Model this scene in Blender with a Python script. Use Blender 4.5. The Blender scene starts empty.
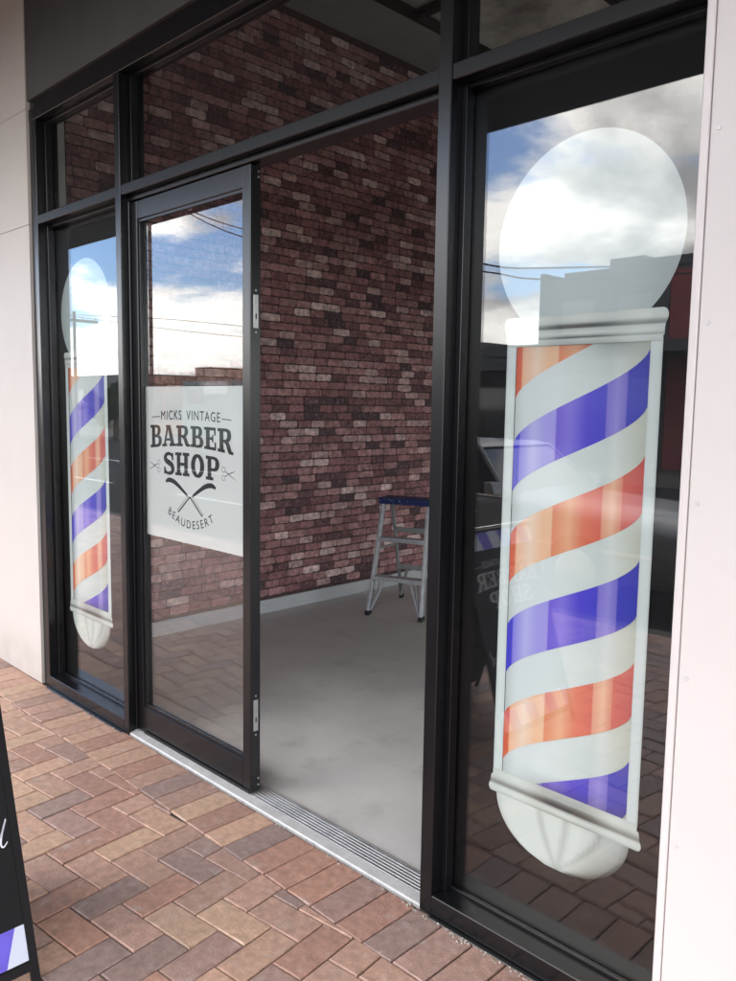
import bpy, bmesh, math, random
from mathutils import Vector, Matrix, noise
random.seed(7)
R = math.radians
sc = bpy.context.scene
COL = sc.collection

# ------------------------------------------------------------------ camera
CAM_LOC = Vector((0.0, -1.817, 1.5765))
YAW, PITCH, ROLL = R(44.826), R(6.134), R(-0.881)
fw = Vector((-math.sin(YAW)*math.cos(PITCH), math.cos(YAW)*math.cos(PITCH), -math.sin(PITCH)))
rt = Vector((math.cos(YAW), math.sin(YAW), 0)); dn = fw.cross(rt)
rt2 = math.cos(ROLL)*rt + math.sin(ROLL)*dn; dn2 = -math.sin(ROLL)*rt + math.cos(ROLL)*dn
cd = bpy.data.cameras.new('camera'); cam = bpy.data.objects.new('camera', cd); COL.objects.link(cam)
cd.sensor_fit = 'VERTICAL'; cd.sensor_height = 36.0; cd.lens = 803.27/981*36
cd.clip_start = 0.05; cd.clip_end = 3000
M = Matrix((rt2, -dn2, -fw)).transposed().to_4x4(); M.translation = CAM_LOC
cam.matrix_world = M
sc.camera = cam

# ------------------------------------------------------------------ world, sun, exposure
SUN_EL, SUN_AZ = R(47), R(207)          # the sun stands over the far side of the street, veiled by cloud
w = bpy.data.worlds.new('World'); sc.world = w; w.use_nodes = True
nt = w.node_tree; N = nt.nodes; L = nt.links; N.clear()
def nd(t, **k):
    n = N.new(t)
    for a, b in k.items(): setattr(n, a, b)
    return n
out = nd('ShaderNodeOutputWorld'); bg = nd('ShaderNodeBackground'); bg.inputs['Strength'].default_value = 0.15
sky = nd('ShaderNodeTexSky', sky_type='NISHITA'); sky.sun_disc = False
sky.sun_elevation = SUN_EL; sky.sun_rotation = SUN_AZ; sky.air_density = 1.0; sky.dust_density = 0.6; sky.ozone_density = 1.6
tc = nd('ShaderNodeTexCoord'); sp = nd('ShaderNodeSeparateXYZ'); L.new(tc.outputs['Generated'], sp.inputs[0])
def mth(op, a, b=None, c=None, clamp=False):
    n = nd('ShaderNodeMath', operation=op); n.use_clamp = clamp
    for i, v in enumerate((a, b, c)):
        if v is None: continue
        if isinstance(v, (int, float)): n.inputs[i].default_value = v
        else: L.new(v, n.inputs[i])
    return n.outputs[0]
def cloudfield(dz, seed):
    z = mth('ADD', mth('MAXIMUM', mth('ADD', sp.outputs[2], dz), 0.0), 0.22)
    cx = mth('DIVIDE', sp.outputs[0], z); cy = mth('DIVIDE', sp.outputs[1], z)
    cb = nd('ShaderNodeCombineXYZ'); L.new(cx, cb.inputs[0]); L.new(cy, cb.inputs[1]); cb.inputs[2].default_value = seed
    n = nd('ShaderNodeTexNoise'); n.inputs['Scale'].default_value = 1.25; n.inputs['Detail'].default_value = 9
    n.inputs['Roughness'].default_value = 0.52; n.inputs['Distortion'].default_value = 0.25
    L.new(cb.outputs[0], n.inputs['Vector']); return n.outputs[0]
SEED = 63.3
lowz = mth('MULTIPLY', mth('SUBTRACT', 0.36, mth('MAXIMUM', sp.outputs[2], 0.0), clamp=True), 0.20)   # banks of cloud overlap towards the horizon
d0 = mth('ADD', cloudfield(0.0, SEED), lowz); d1 = mth('ADD', cloudfield(0.075, SEED), mth('MULTIPLY', lowz, .5))
mr = nd('ShaderNodeMapRange', interpolation_type='SMOOTHSTEP'); L.new(d0, mr.inputs[0])
mr.inputs[1].default_value = 0.455; mr.inputs[2].default_value = 0.54
ms = nd('ShaderNodeMapRange', interpolation_type='SMOOTHSTEP'); L.new(d1, ms.inputs[0])
ms.inputs[1].default_value = 0.455; ms.inputs[2].default_value = 0.62
cm = nd('ShaderNodeMix', data_type='RGBA'); L.new(ms.outputs[0], cm.inputs['Factor'])
cm.inputs['A'].default_value = (38.5, 37.2, 35.5, 1); cm.inputs['B'].default_value = (11.5, 11.4, 11.7, 1)
mx = nd('ShaderNodeMix', data_type='RGBA'); L.new(mr.outputs[0], mx.inputs['Factor'])
sk = nd('ShaderNodeMix', data_type='RGBA', blend_type='MULTIPLY'); sk.inputs['Factor'].default_value = 1; sk.inputs['B'].default_value = (1.65, 1.95, 2.45, 1)
L.new(sky.outputs[0], sk.inputs['A']); L.new(sk.outputs['Result'], mx.inputs['A']); L.new(cm.outputs['Result'], mx.inputs['B'])
L.new(mx.outputs['Result'], bg.inputs['Color']); L.new(bg.outputs[0], out.inputs[0])

sl = bpy.data.lights.new('sun', 'SUN'); sl.energy = 1.3; sl.angle = R(38); sl.color = (1, 0.93, 0.84)
so = bpy.data.objects.new('sun', sl); COL.objects.link(so)
sdir = Vector((math.sin(SUN_AZ)*math.cos(SUN_EL), math.cos(SUN_AZ)*math.cos(SUN_EL), math.sin(SUN_EL)))
so.rotation_euler = sdir.to_track_quat('Z', 'Y').to_euler(); so.location = (0, -4, 12)

vs = sc.view_settings; vs.view_transform = 'Standard'; vs.look = 'None'; vs.exposure = 0.44; vs.gamma = 1.0; vs.use_curve_mapping = False
sc.render.engine = 'CYCLES'; sc.cycles.max_bounces = 10; sc.cycles.transparent_max_bounces = 24
sc.cycles.diffuse_bounces = 5; sc.cycles.glossy_bounces = 5; sc.cycles.sample_clamp_indirect = 8
sc.cycles.caustics_reflective = False; sc.cycles.use_denoising = True

# ------------------------------------------------------------------ materials
def pm(name, col=(.5, .5, .5), rough=.5, metal=0., attr=None, nscale=0, nlo=.85, nhi=1.1, bump=0., bscale=60., coat=0., spec=.5, rvar=0., stain=None, coatr=.05, grime=0.):
    m = bpy.data.materials.new(name); m.use_nodes = True
    t = m.node_tree; n = t.nodes; l = t.links; b = n['Principled BSDF']
    b.inputs['Base Color'].default_value = (*col, 1); b.inputs['Roughness'].default_value = rough
    b.inputs['Metallic'].default_value = metal; b.inputs['Specular IOR Level'].default_value = spec
    if coat: b.inputs['Coat Weight'].default_value = coat; b.inputs['Coat Roughness'].default_value = coatr
    src = None
    if attr:
        a = n.new('ShaderNodeAttribute'); a.attribute_name = attr; src = a.outputs['Color']
    g = n.new('ShaderNodeNewGeometry')
    if nscale:
        x = n.new('ShaderNodeTexNoise'); x.inputs['Scale'].default_value = nscale; x.inputs['Detail'].default_value = 6; x.inputs['Roughness'].default_value = .6
        l.new(g.outputs['Position'], x.inputs['Vector'])
        r = n.new('ShaderNodeMapRange'); r.inputs[1].default_value = .3; r.inputs[2].default_value = .7; r.inputs[3].default_value = nlo; r.inputs[4].default_value = nhi
        l.new(x.outputs[0], r.inputs[0])
        v = n.new('ShaderNodeVectorMath'); v.operation = 'SCALE'
        if src: l.new(src, v.inputs[0])
        else: v.inputs[0].default_value = col
        l.new(r.outputs[0], v.inputs['Scale']); src = v.outputs[0]
        if rvar:
            r2 = n.new('ShaderNodeMapRange'); r2.inputs[1].default_value = .3; r2.inputs[2].default_value = .7; r2.inputs[3].default_value = rough-rvar; r2.inputs[4].default_value = rough+rvar
            l.new(x.outputs[0], r2.inputs[0]); l.new(r2.outputs[0], b.inputs['Roughness'])
    if stain:                       # (scale, lo, hi, colour, amount) patches with a shape of their own
        x = n.new('ShaderNodeTexNoise'); x.inputs['Scale'].default_value = stain[0]; x.inputs['Detail'].default_value = 8; x.inputs['Roughness'].default_value = .65
        l.new(g.outputs['Position'], x.inputs['Vector'])
        r = n.new('ShaderNodeMapRange'); r.inputs[1].default_value = stain[1]; r.inputs[2].default_value = stain[2]; r.inputs[3].default_value = 0; r.inputs[4].default_value = stain[4]
        l.new(x.outputs[0], r.inputs[0])
        mi = n.new('ShaderNodeMix'); mi.data_type = 'RGBA'; l.new(r.outputs[0], mi.inputs['Factor'])
        if src: l.new(src, mi.inputs['A'])
        else: mi.inputs['A'].default_value = (*col, 1)
        mi.inputs['B'].default_value = (*stain[3], 1); src = mi.outputs['Result']
    if grime:                       # splash dirt that clings to the foot of a wall
        sx = n.new('ShaderNodeSeparateXYZ'); l.new(g.outputs['Position'], sx.inputs[0])
        mz = n.new('ShaderNodeMapRange'); mz.interpolation_type = 'SMOOTHSTEP'; mz.inputs[1].default_value = .32; mz.inputs[2].default_value = 0.; l.new(sx.outputs[2], mz.inputs[0])
        x = n.new('ShaderNodeTexNoise'); x.inputs['Scale'].default_value = 7; x.inputs['Detail'].default_value = 8; l.new(g.outputs['Position'], x.inputs['Vector'])
        mu = n.new('ShaderNodeMath'); mu.operation = 'MULTIPLY'; l.new(mz.outputs[0], mu.inputs[0]); l.new(x.outputs[0], mu.inputs[1])
        mk = n.new('ShaderNodeMath'); mk.operation = 'MULTIPLY'; l.new(mu.outputs[0], mk.inputs[0]); mk.inputs[1].default_value = grime
        mi = n.new('ShaderNodeMix'); mi.data_type = 'RGBA'; l.new(mk.outputs[0], mi.inputs['Factor'])
        if src: l.new(src, mi.inputs['A'])
        else: mi.inputs['A'].default_value = (*col, 1)
        mi.inputs['B'].default_value = (.24, .19, .15, 1); src = mi.outputs['Result']
    if src: l.new(src, b.inputs['Base Color'])
    if bump:
        x = n.new('ShaderNodeTexNoise'); x.inputs['Scale'].default_value = bscale; x.inputs['Detail'].default_value = 5
        l.new(g.outputs['Position'], x.inputs['Vector'])
        k = n.new('ShaderNodeBump'); k.inputs['Strength'].default_value = bump; k.inputs['Distance'].default_value = .004
        l.new(x.outputs[0], k.inputs['Height']); l.new(k.outputs[0], b.inputs['Normal'])
    return m
def glass(name, f0, tint):
    m = bpy.data.materials.new(name); m.use_nodes = True
    t = m.node_tree; n = t.nodes; l = t.links; n.clear()
    o = n.new('ShaderNodeOutputMaterial'); mi = n.new('ShaderNodeMixShader')
    tr = n.new('ShaderNodeBsdfTransparent'); tr.inputs[0].default_value = (*tint, 1)
    gl = n.new('ShaderNodeBsdfGlossy'); gl.inputs['Roughness'].default_value = 0.0; gl.inputs[0].default_value = (1, 1, 1, 1)
    lw = n.new('ShaderNodeLayerWeight'); lw.inputs[0].default_value = .5
    p = n.new('ShaderNodeMath'); p.operation = 'POWER'; l.new(lw.outputs['Facing'], p.inputs[0]); p.inputs[1].default_value = 5
    a = n.new('ShaderNodeMath'); a.operation = 'MULTIPLY_ADD'; l.new(p.outputs[0], a.inputs[0]); a.inputs[1].default_value = 1-f0; a.inputs[2].default_value = f0
    l.new(a.outputs[0], mi.inputs[0]); l.new(tr.outputs[0], mi.inputs[1]); l.new(gl.outputs[0], mi.inputs[2]); l.new(mi.outputs[0], o.inputs[0])
    return m
MT = {
 'frame': pm('black_powder_coat', (.0055, .006, .0075), .25, spec=.5),
 'glass': glass('window_glass', .061, (.965, .975, .97)),
 'film': pm('black_film', (.006, .006, .007), .6, spec=.15),
 'wall_white': pm('cream_cladding', (.64, .605, .565), .5, nscale=3, nlo=.97, nhi=1.02, bump=.05, bscale=180, grime=.6),
 'panel': pm('pale_cladding', (.64, .605, .58), .38, nscale=2.5, nlo=.965, nhi=1.02, bump=.03, bscale=9, stain=(5, .58, .78, (.52, .47, .44), .3), grime=.7),
 'panel_trim': pm('pale_trim', (.66, .625, .605), .3),
 'rivet': pm('rivet_paint', (.62, .6, .6), .35, metal=.2),
 'bulkhead': pm('dark_grey_render', (.072, .072, .072), .6, nscale=4, nlo=.85, nhi=1.12),
 'soffit': pm('soffit_paint', (.045, .045, .047), .7, nscale=3, nlo=.8, nhi=1.15),
 'alu': pm('mill_aluminium', (.72, .72, .72), .38, metal=.75, nscale=14, nlo=.85, nhi=1.05, rvar=.08),
 'alu_dark': pm('track_groove', (.12, .12, .12), .5, metal=.4),
 'alu_white': pm('threshold_lip', (.56, .555, .54), .45, metal=.15, nscale=20, nlo=.8, nhi=1.05, stain=(30, .6, .75, (.3, .27, .24), .6)),
 'steel': pm('lock_steel', (.5, .5, .49), .36, metal=.9),
 'dark_hole': pm('keyhole', (.01, .01, .01), .8),
 'concrete': pm('concrete_floor', (.67, .645, .615), .42, nscale=1.6, nlo=.82, nhi=1.08, rvar=.1, bump=.06, bscale=30, stain=(5, .54, .8, (.34, .325, .31), .55)),
 'bedding': pm('joint_sand', (.085, .066, .054), .95, nscale=40, nlo=.6, nhi=1.4),
 'paver': pm('clay_paver', (.4, .3, .2), .62, attr='Col', nscale=34, nlo=.74, nhi=1.2, rvar=.1, bump=.5, bscale=150, stain=(15, .56, .74, (.58, .52, .48), .5)),
 'brick': pm('printed_brick', (.3, .2, .2), .6, attr='Col', nscale=26, nlo=.42, nhi=1.45, bump=.5, bscale=90, stain=(38, .54, .68, (.46, .36, .36), .5)),
 'mortar': pm('mortar_print', (.075, .042, .044), .8, nscale=30, nlo=.7, nhi=1.4),
 'skirting': pm('grey_skirting', (.50, .52, .54), .45, nscale=5, nlo=.92, nhi=1.05),
 'plaster': pm('plaster', (.72, .72, .71), .7, nscale=2, nlo=.92, nhi=1.05),
 'ceiling': pm('ceiling_board', (.28, .28, .285), .8, nscale=2, nlo=.85, nhi=1.1),
 'insul': pm('foil_insulation', (.55, .55, .50), .5, metal=.2, nscale=2.2, nlo=.35, nhi=1.6, bump=1., bscale=9),
 'sticker': pm('frosted_vinyl', (.68, .70, .68), .55, nscale=1.5, nlo=.97, nhi=1.02),
 'ink': pm('black_ink', (.005, .005, .006), .6, nscale=30, nlo=.6, nhi=2., spec=.2),
 'inkgrey': pm('grey_ink', (.14, .14, .145), .5),
 'print': pm('printed_vinyl', (.7, .7, .7), .5, attr='Col'),
 'board': pm('sign_board_black', (.006, .006, .007), .6, nscale=6, nlo=.8, nhi=1.3, spec=.25),
 'signink': pm('sign_grey_print', (.42, .42, .43), .5),
 'signwhite': pm('sign_white_print', (.75, .78, .85), .5),
 'signblue': pm('sign_blue_print', (.13, .10, .62), .5, nscale=12, nlo=.9, nhi=1.15),
 'signpale': pm('sign_pale_print', (.60, .66, .78), .5),
 'asphalt': pm('asphalt', (.042, .042, .042), .95, spec=.08, nscale=3, nlo=.8, nhi=1.2, bump=.3, bscale=120),
 'kerb': pm('kerb_concrete', (.17, .165, .155), .95, spec=.1, nscale=5, nlo=.8, nhi=1.1),
 'line': pm('road_paint', (.75, .75, .72), .6),
 'soil': pm('dry_ground', (.14, .13, .09), .95, nscale=.4, nlo=.7, nhi=1.3),
 'carpaint': pm('dark_car_paint', (.26, .265, .27), .45, coat=.35),
 'carglass': pm('car_glass', (.01, .012, .015), .05, spec=.8),
 'chrome': pm('chrome', (.75, .75, .76), .15, metal=1.),
 'rubber': pm('rubber', (.012, .012, .012), .7),
 'lamp': pm('headlamp_lens', (.5, .5, .5), .1, metal=.5),
 'blueplastic': pm('blue_ladder_cap', (.012, .03, .14), .45, stain=(60, .58, .66, (.5, .52, .56), .9)),
 'ladder_alu': pm('ladder_aluminium', (.55, .57, .61), .42, metal=.35, nscale=25, nlo=.8, nhi=1.1),
 'ladder_grey': pm('ladder_rear_grey', (.28, .30, .30), .5, metal=.2),
 'b_grey': pm('render_grey', (.16, .16, .16), .8, nscale=1, nlo=.85, nhi=1.1),
 'b_dark': pm('render_dark', (.07, .072, .075), .8, nscale=1, nlo=.85, nhi=1.1),
 'b_red': pm('render_red', (.24, .045, .045), .7, nscale=1, nlo=.85, nhi=1.1),
 'b_brick': pm('far_brick', (.32, .17, .12), .8, nscale=2, nlo=.8, nhi=1.15),
 'b_teal': pm('shop_teal', (.26, .34, .33), .7, nscale=1, nlo=.8, nhi=1.1),
 'b_cream': pm('far_cream', (.8, .79, .76), .7),
 'b_yellow': pm('far_ochre', (.7, .40, .10), .7),
 'timber': pm('pole_timber', (.10, .08, .065), .85, nscale=8, nlo=.7, nhi=1.2),
 'wire': pm('cable', (.012, .012, .012), .6),
 'bark': pm('bark', (.09, .07, .05), .9, nscale=20, nlo=.6, nhi=1.3),
 'leaf': pm('leaf', (.05, .085, .03), .6, nscale=2, nlo=.6, nhi=1.5),
 'roofmetal': pm('roof_sheet', (.30, .31, .32), .5, metal=.3),
}

# ------------------------------------------------------------------ builders
WL = {}
class MB:
    def __init__(s): s.V = []; s.F = []; s.C = []
    def v(s, p, c=None): s.V.append(tuple(p)); s.C.append(c or (1, 1, 1)); return len(s.V)-1
    def poly(s, pts, c=None):
        s.F.append([s.v(p, c) for p in pts])
    def box(s, x0, x1, y0, y1, z0, z1, c=None):
        i = [s.v((x, y, z), c) for z in (z0, z1) for y in (y0, y1) for x in (x0, x1)]
        for f in ((0, 2, 3, 1), (4, 5, 7, 6), (0, 1, 5, 4), (2, 6, 7, 3), (0, 4, 6, 2), (1, 3, 7, 5)): s.F.append([i[k] for k in f])
        return s
    def hexa(s, b, t):               # 4 bottom + 4 top points (counter-clockwise from above)
        i = [s.v(p) for p in list(b)+list(t)]
        for f in ((3, 2, 1, 0), (4, 5, 6, 7), (0, 1, 5, 4), (1, 2, 6, 5), (2, 3, 7, 6), (3, 0, 4, 7)): s.F.append([i[k] for k in f])
        return s
    def prism(s, pts, fn, a, b):     # pts 2D ccw, fn(p, h) -> 3D
        n = len(pts); A = [s.v(fn(p, a)) for p in pts]; B = [s.v(fn(p, b)) for p in pts]
        s.F.append(A[::-1]); s.F.append(B)
        for k in range(n): s.F.append([A[k], A[(k+1) % n], B[(k+1) % n], B[k]])
        return s
    def tube(s, p0, p1, r, n=8, r1=None):
        p0 = Vector(p0); p1 = Vector(p1); d = (p1-p0).normalized(); u = d.orthogonal().normalized(); w_ = d.cross(u); r1 = r if r1 is None else r1
        A = [s.v(p0+(u*math.cos(a)+w_*math.sin(a))*r) for a in [2*math.pi*k/n for k in range(n)]]
        B = [s.v(p1+(u*math.cos(a)+w_*math.sin(a))*r1) for a in [2*math.pi*k/n for k in range(n)]]
        s.F.append(A[::-1]); s.F.append(B)
        for k in range(n): s.F.append([A[k], A[(k+1) % n], B[(k+1) % n], B[k]])
        return s
    def beam(s, p0, p1, w_, h, up=(0, 0, 1)):
        p0 = Vector(p0); p1 = Vector(p1); d = (p1-p0).normalized(); a = d.cross(Vector(up)).normalized(); b = a.cross(d).normalized()
        q = [(-1, -1), (1, -1), (1, 1), (-1, 1)]
        A = [s.v(p0+a*w_/2*x+b*h/2*y) for x, y in q]; B = [s.v(p1+a*w_/2*x+b*h/2*y) for x, y in q]
        s.F.append(A[::-1]); s.F.append(B)
        for k in range(4): s.F.append([A[k], A[(k+1) % 4], B[(k+1) % 4], B[k]])
        return s
    def strip(s, path, wd, fn, closed=False):    # 2D thick stroke -> quads through fn
        n = len(path); P = [Vector(p) for p in path]; W_ = wd if isinstance(wd, (list, tuple)) else [wd]*n
        Lr = []
        for k in range(n):
            a = P[(k-1) % n] if (k > 0 or closed) else P[k]; b = P[(k+1) % n] if (k < n-1 or closed) else P[k]
            t = (b-a).normalized(); nn = Vector((-t.y, t.x))
            Lr.append((s.v(fn(P[k]+nn*W_[k]/2)), s.v(fn(P[k]-nn*W_[k]/2))))
        for k in range(n if closed else n-1):
            a, b = Lr[k], Lr[(k+1) % n]; s.F.append([a[0], a[1], b[1], b[0]])
        return s
    def build(s, name, mat, parent=None, bevel=0., smooth=False, color=False, seg=1):
        off = WL.get(parent, Vector((0, 0, 0)))
        me = bpy.data.meshes.new(name); me.from_pydata([tuple(Vector(p)-off) for p in s.V], [], s.F); 
        if color:
            at = me.color_attributes.new('Col', 'FLOAT_COLOR', 'POINT')
            for k, c in enumerate(s.C): at.data[k].color = (*c, 1)
        if bevel:
            bm = bmesh.new(); bm.from_mesh(me)
            bmesh.ops.bevel(bm, geom=list(bm.edges), offset=bevel, segments=seg, affect='EDGES', clamp_overlap=True)
            bm.to_mesh(me); bm.free()
        if smooth:
            for p in me.polygons: p.use_smooth = True
        me.materials.append(MT[mat] if isinstance(mat, str) else mat)
        o = bpy.data.objects.new(name, me); COL.objects.link(o)
        if parent is not None: o.parent = parent; WL[o] = off
        else: WL[o] = Vector((0, 0, 0))
        return o
def tag(o, label=None, cat=None, group=None, kind=None):
    if label: o['label'] = label
    if cat: o['category'] = cat
    if group: o['group'] = group
    if kind: o['kind'] = kind
    return o
def thing(name, label, cat, loc=(0, 0, 0), rz=0., group=None):
    o = bpy.data.objects.new(name, None); COL.objects.link(o); o.empty_display_size = .1
    o.location = loc; o.rotation_euler = (0, 0, rz); tag(o, label, cat, group)
    WL[o] = Vector(loc) if rz == 0 else Vector((0, 0, 0))
    return o
def bx(*a): return MB().box(*a)
def smooth_path(P, n=6, closed=False):
    out_ = []; m = len(P); P = [Vector(p) for p in P]
    for k in range(m if closed else m-1):
        g = lambda j: P[j % m] if closed else P[max(0, min(m-1, j))]
        p0, p1, p2, p3 = g(k-1), g(k), g(k+1), g(k+2)
        for q in range(n):
            t = q/n
            out_.append(.5*((2*p1)+(p2-p0)*t+(2*p0-5*p1+4*p2-p3)*t*t+(3*p1-p0-3*p2+p3)*t**3))
    if not closed: out_.append(P[-1])
    return out_
def s2l(c): return tuple(((x/255)/12.92 if x/255 <= .04045 else ((x/255+.055)/1.055)**2.4) for x in c)

# ================================================================== SETTING
GX0, GX1 = -60., 40.
g = bx(-400, 400, -500, 300, -.45, -.32).build('ground', 'soil'); tag(g, kind='structure')
KY = -3.5                                                      # kerb line
road = bx(GX0, GX1, -15.0, KY-.001, -.30, -.15).build('road', 'asphalt'); tag(road, kind='structure')
for k, yy in enumerate((-6.1, -9.2)):
    for q in range(14):
        ln = bx(-38+q*5.0, -38+q*5.0+2.4, yy-.05, yy+.05, -.146, -.142).build('lane_marking', 'line', road)
kb = bx(GX0, GX1, KY, KY+.15, -.30, -.004).build('kerb', 'kerb', bevel=.012); tag(kb, kind='structure')
ffp = bx(GX0, GX1, -18.5, -15.0, -.30, -.02).build('far_footpath', 'kerb'); tag(ffp, kind='structure')
fp = bx(-13.0, 5.0, KY+.15, 0.02, -.2, -.0075).build('footpath', 'bedding'); tag(fp, kind='structure')
fpo = bx(GX0, -13.0, KY+.15, 0.02, -.2, -.006).build('outer_footpath', 'kerb'); tag(fpo, kind='structure')
# --- pavers
PAL = [((182, 140, 112), 3), ((168, 126, 104), 4), ((152, 114, 99), 4), ((137, 104, 95), 4), ((121, 97, 93), 3), ((108, 90, 90), 2), ((160, 108, 84), 3), ((190, 152, 118), 1.2), ((146, 98, 80), 2)]
PALw = [w_ for _, w_ in PAL]
def lerp3(a, b, t): return tuple(x+(y-x)*t for x, y in zip(a, b))
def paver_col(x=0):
    wts = PALw if random.random() > (-x-2.2)/1.2 else [5, 4, 2, 1, .3, .2, 2, 3, .5]      # palette weighted paler towards the cream wall
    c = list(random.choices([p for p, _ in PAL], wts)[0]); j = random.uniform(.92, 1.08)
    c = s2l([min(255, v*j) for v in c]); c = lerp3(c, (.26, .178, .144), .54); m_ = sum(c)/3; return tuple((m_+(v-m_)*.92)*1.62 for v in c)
def paver_mesh(mb, poly, z, col, tilt):
    n = len(poly); cx_ = sum(p[0] for p in poly)/n; cy_ = sum(p[1] for p in poly)/n
    def zz(p): return z+(p[0]-cx_)*tilt[0]+(p[1]-cy_)*tilt[1]
    ins = []
    for k in range(n):                                          # inset each corner towards its two neighbours
        p = Vector(poly[k]); a = Vector(poly[k-1])-p; b = Vector(poly[(k+1) % n])-p
        m = (a.normalized()+b.normalized()); sn = max(.35, abs(a.normalized().cross(b.normalized())))
        ins.append(p+m*(.0030/sn))
    rj = lambda: random.uniform(-.0006, .0006)
    A = [mb.v((p[0], p[1], -.02), col) for p in poly]
    B = [mb.v((p[0]+rj(), p[1]+rj(), zz(p)-.0042), col) for p in poly]
    C = [mb.v((p[0]+rj(), p[1]+rj(), zz(p)), col) for p in ins]
    for k in range(n):
        j = (k+1) % n; mb.F.append([A[k], A[j], B[j], B[k]]); mb.F.append([B[k], B[j], C[j], C[k]])
    mb.F.append(C)
def clip(poly, ax, val, keep_less):
    res = []; n = len(poly)
    for k in range(n):
        a, b = poly[k], poly[(k+1) % n]
        ia = (a[ax] <= val) == keep_less; ib = (b[ax] <= val) == keep_less
        if ia: res.append(a)
        if ia != ib:
            t = (val-a[ax])/(b[ax]-a[ax]); res.append((a[0]+(b[0]-a[0])*t, a[1]+(b[1]-a[1])*t))
    out_ = []
    for p in res:
        if not out_ or (abs(p[0]-out_[-1][0])+abs(p[1]-out_[-1][1])) > 1e-5: out_.append(p)
    if len(out_) > 1 and abs(out_[0][0]-out_[-1][0])+abs(out_[0][1]-out_[-1][1]) < 1e-5: out_.pop()
    return out_
def area(p): return .5*abs(sum(p[k][0]*p[(k+1) % len(p)][1]-p[(k+1) % len(p)][0]*p[k][1] for k in range(len(p)))) if len(p) > 2 else 0
pavs = []
S = .118
for i in range(-82, 70):                                        # header course along the shopfront
    x0 = -3.329+i*S; j = .0028
    if x0 < -12.9 or x0 > 4.7: continue
    ye = -.008 if x0 < 5 else 0
    pavs.append([(x0+j, -.243+random.uniform(-.003, .002)), (x0+S-j, -.243+random.uniform(-.003, .002)), (x0+S-j, ye), (x0+j, ye)])
c_, s_ = math.cos(R(6.4)), math.sin(R(6.4)); CELL = .1115
def fld(u, v): return (-2.548+(u*c_-v*s_)*CELL, -.702+(u*s_+v*c_)*CELL)
jn = .0026/CELL
for b in range(-60, 60):
    for a in range(-60, 60):
        for kind in (0, 1):
            u0, v0 = (a*4+b, b) if kind == 0 else (a*4+b+3, b)
            du, dv = (2, 1) if kind == 0 else (1, 2)
            pl = [fld(u0+jn, v0+jn), fld(u0+du-jn, v0+jn), fld(u0+du-jn, v0+dv-jn), fld(u0+jn, v0+dv-jn)]
            mx_, my_ = pl[0]
            if mx_ < -13.2 or mx_ > 5.2 or my_ < -3.7 or my_ > .1: continue
            pl = clip(pl, 1, -.2485, True); pl = clip(pl, 1, KY+.153, False) if pl else pl
            pl = clip(pl, 0, -12.95, False) if pl else pl; pl = clip(pl, 0, 4.95, True) if pl else pl
            if area(pl) < 4e-4: continue
            pavs.append(pl)
def pc(p): return (sum(q[0] for q in p)/len(p), sum(q[1] for q in p)/len(p))
def pkey(p):
    x, y = pc(p)
    t = (x-CAM_LOC.x)*fw.x+(y-CAM_LOC.y)*fw.y+(0-CAM_LOC.z)*fw.z
    if t < .2: return 99
    d = Vector((x, y, 0))-CAM_LOC
    px = d.dot(rt2)/t*803/368; py = d.dot(dn2)/t*803/490
    return t + (0 if (abs(px) < 1.12 and abs(py) < 1.12) else 20)
pavs.sort(key=pkey)
rest = MB()
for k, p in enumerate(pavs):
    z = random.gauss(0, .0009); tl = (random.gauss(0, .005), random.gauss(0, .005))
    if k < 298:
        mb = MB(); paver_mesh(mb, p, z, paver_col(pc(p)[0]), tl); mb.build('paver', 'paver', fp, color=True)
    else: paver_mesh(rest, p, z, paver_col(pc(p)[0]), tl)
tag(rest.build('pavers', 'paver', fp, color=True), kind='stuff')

crumbs = MB()
for k in range(260):
    x = random.choice((random.uniform(-1.62, -.72), random.uniform(-1.62, -.72), random.uniform(-4.3, -3.36), random.uniform(-3.36, -1.55)))
    y = random.gauss(-.028 if not -3.36 < x < -1.56 else -.012, .007); r_ = random.uniform(.0015, .0055)
    if y > -.022 and not -3.36 < x < -1.56: y = -.024
    o6 = [Vector(d)*r_*random.uniform(.6, 1.3) for d in ((1, 0, 0), (0, 1, 0), (-1, 0, 0), (0, -1, 0), (0, 0, .8), (0, 0, -.6))]
    ix = [crumbs.v((x+q.x, y+q.y, .001+r_*.3+q.z)) for q in o6]
    for a, b in ((0, 1), (1, 2), (2, 3), (3, 0)): crumbs.F.append([ix[a], ix[b], ix[4]]); crumbs.F.append([ix[b], ix[a], ix[5]])
MT['crumb'] = pm('mortar_crumbs', (.42, .39, .35), .9)
tag(crumbs.build('mortar_crumbs', 'crumb', fp), kind='stuff')

# --- shop floor, ceiling
fl = bx(-4.9, 3.2, .128, 10.2, -.2, .004).build('floor', 'concrete'); tag(fl, kind='structure')
WX = -4.71
ce = bx(WX-.2, 3.2, .12, 10.2, 4.60, 4.72).build('ceiling', 'ceiling'); tag(ce, kind='structure')
bx(WX+.004, -4.2, .13, 10.0, 4.375, 4.40).build('ceiling_board', 'ceiling', ce)
for k in range(6):
    bx(-4.19+k*1.2, -4.19+k*1.2+1.16, .13, 10.0, 4.47, 4.52).build('insulation_panel', 'insul', ce)
    bx(-4.205+k*1.2-.03, -4.205+k*1.2+.03, .13, 10.0, 4.38, 4.46).build('batten', 'frame', ce)
for k in range(7):
    bx(-4.16, 3.0, 1.6+k*1.2, 1.66+k*1.2, 4.40, 4.455).build('batten', 'frame', ce)

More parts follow.
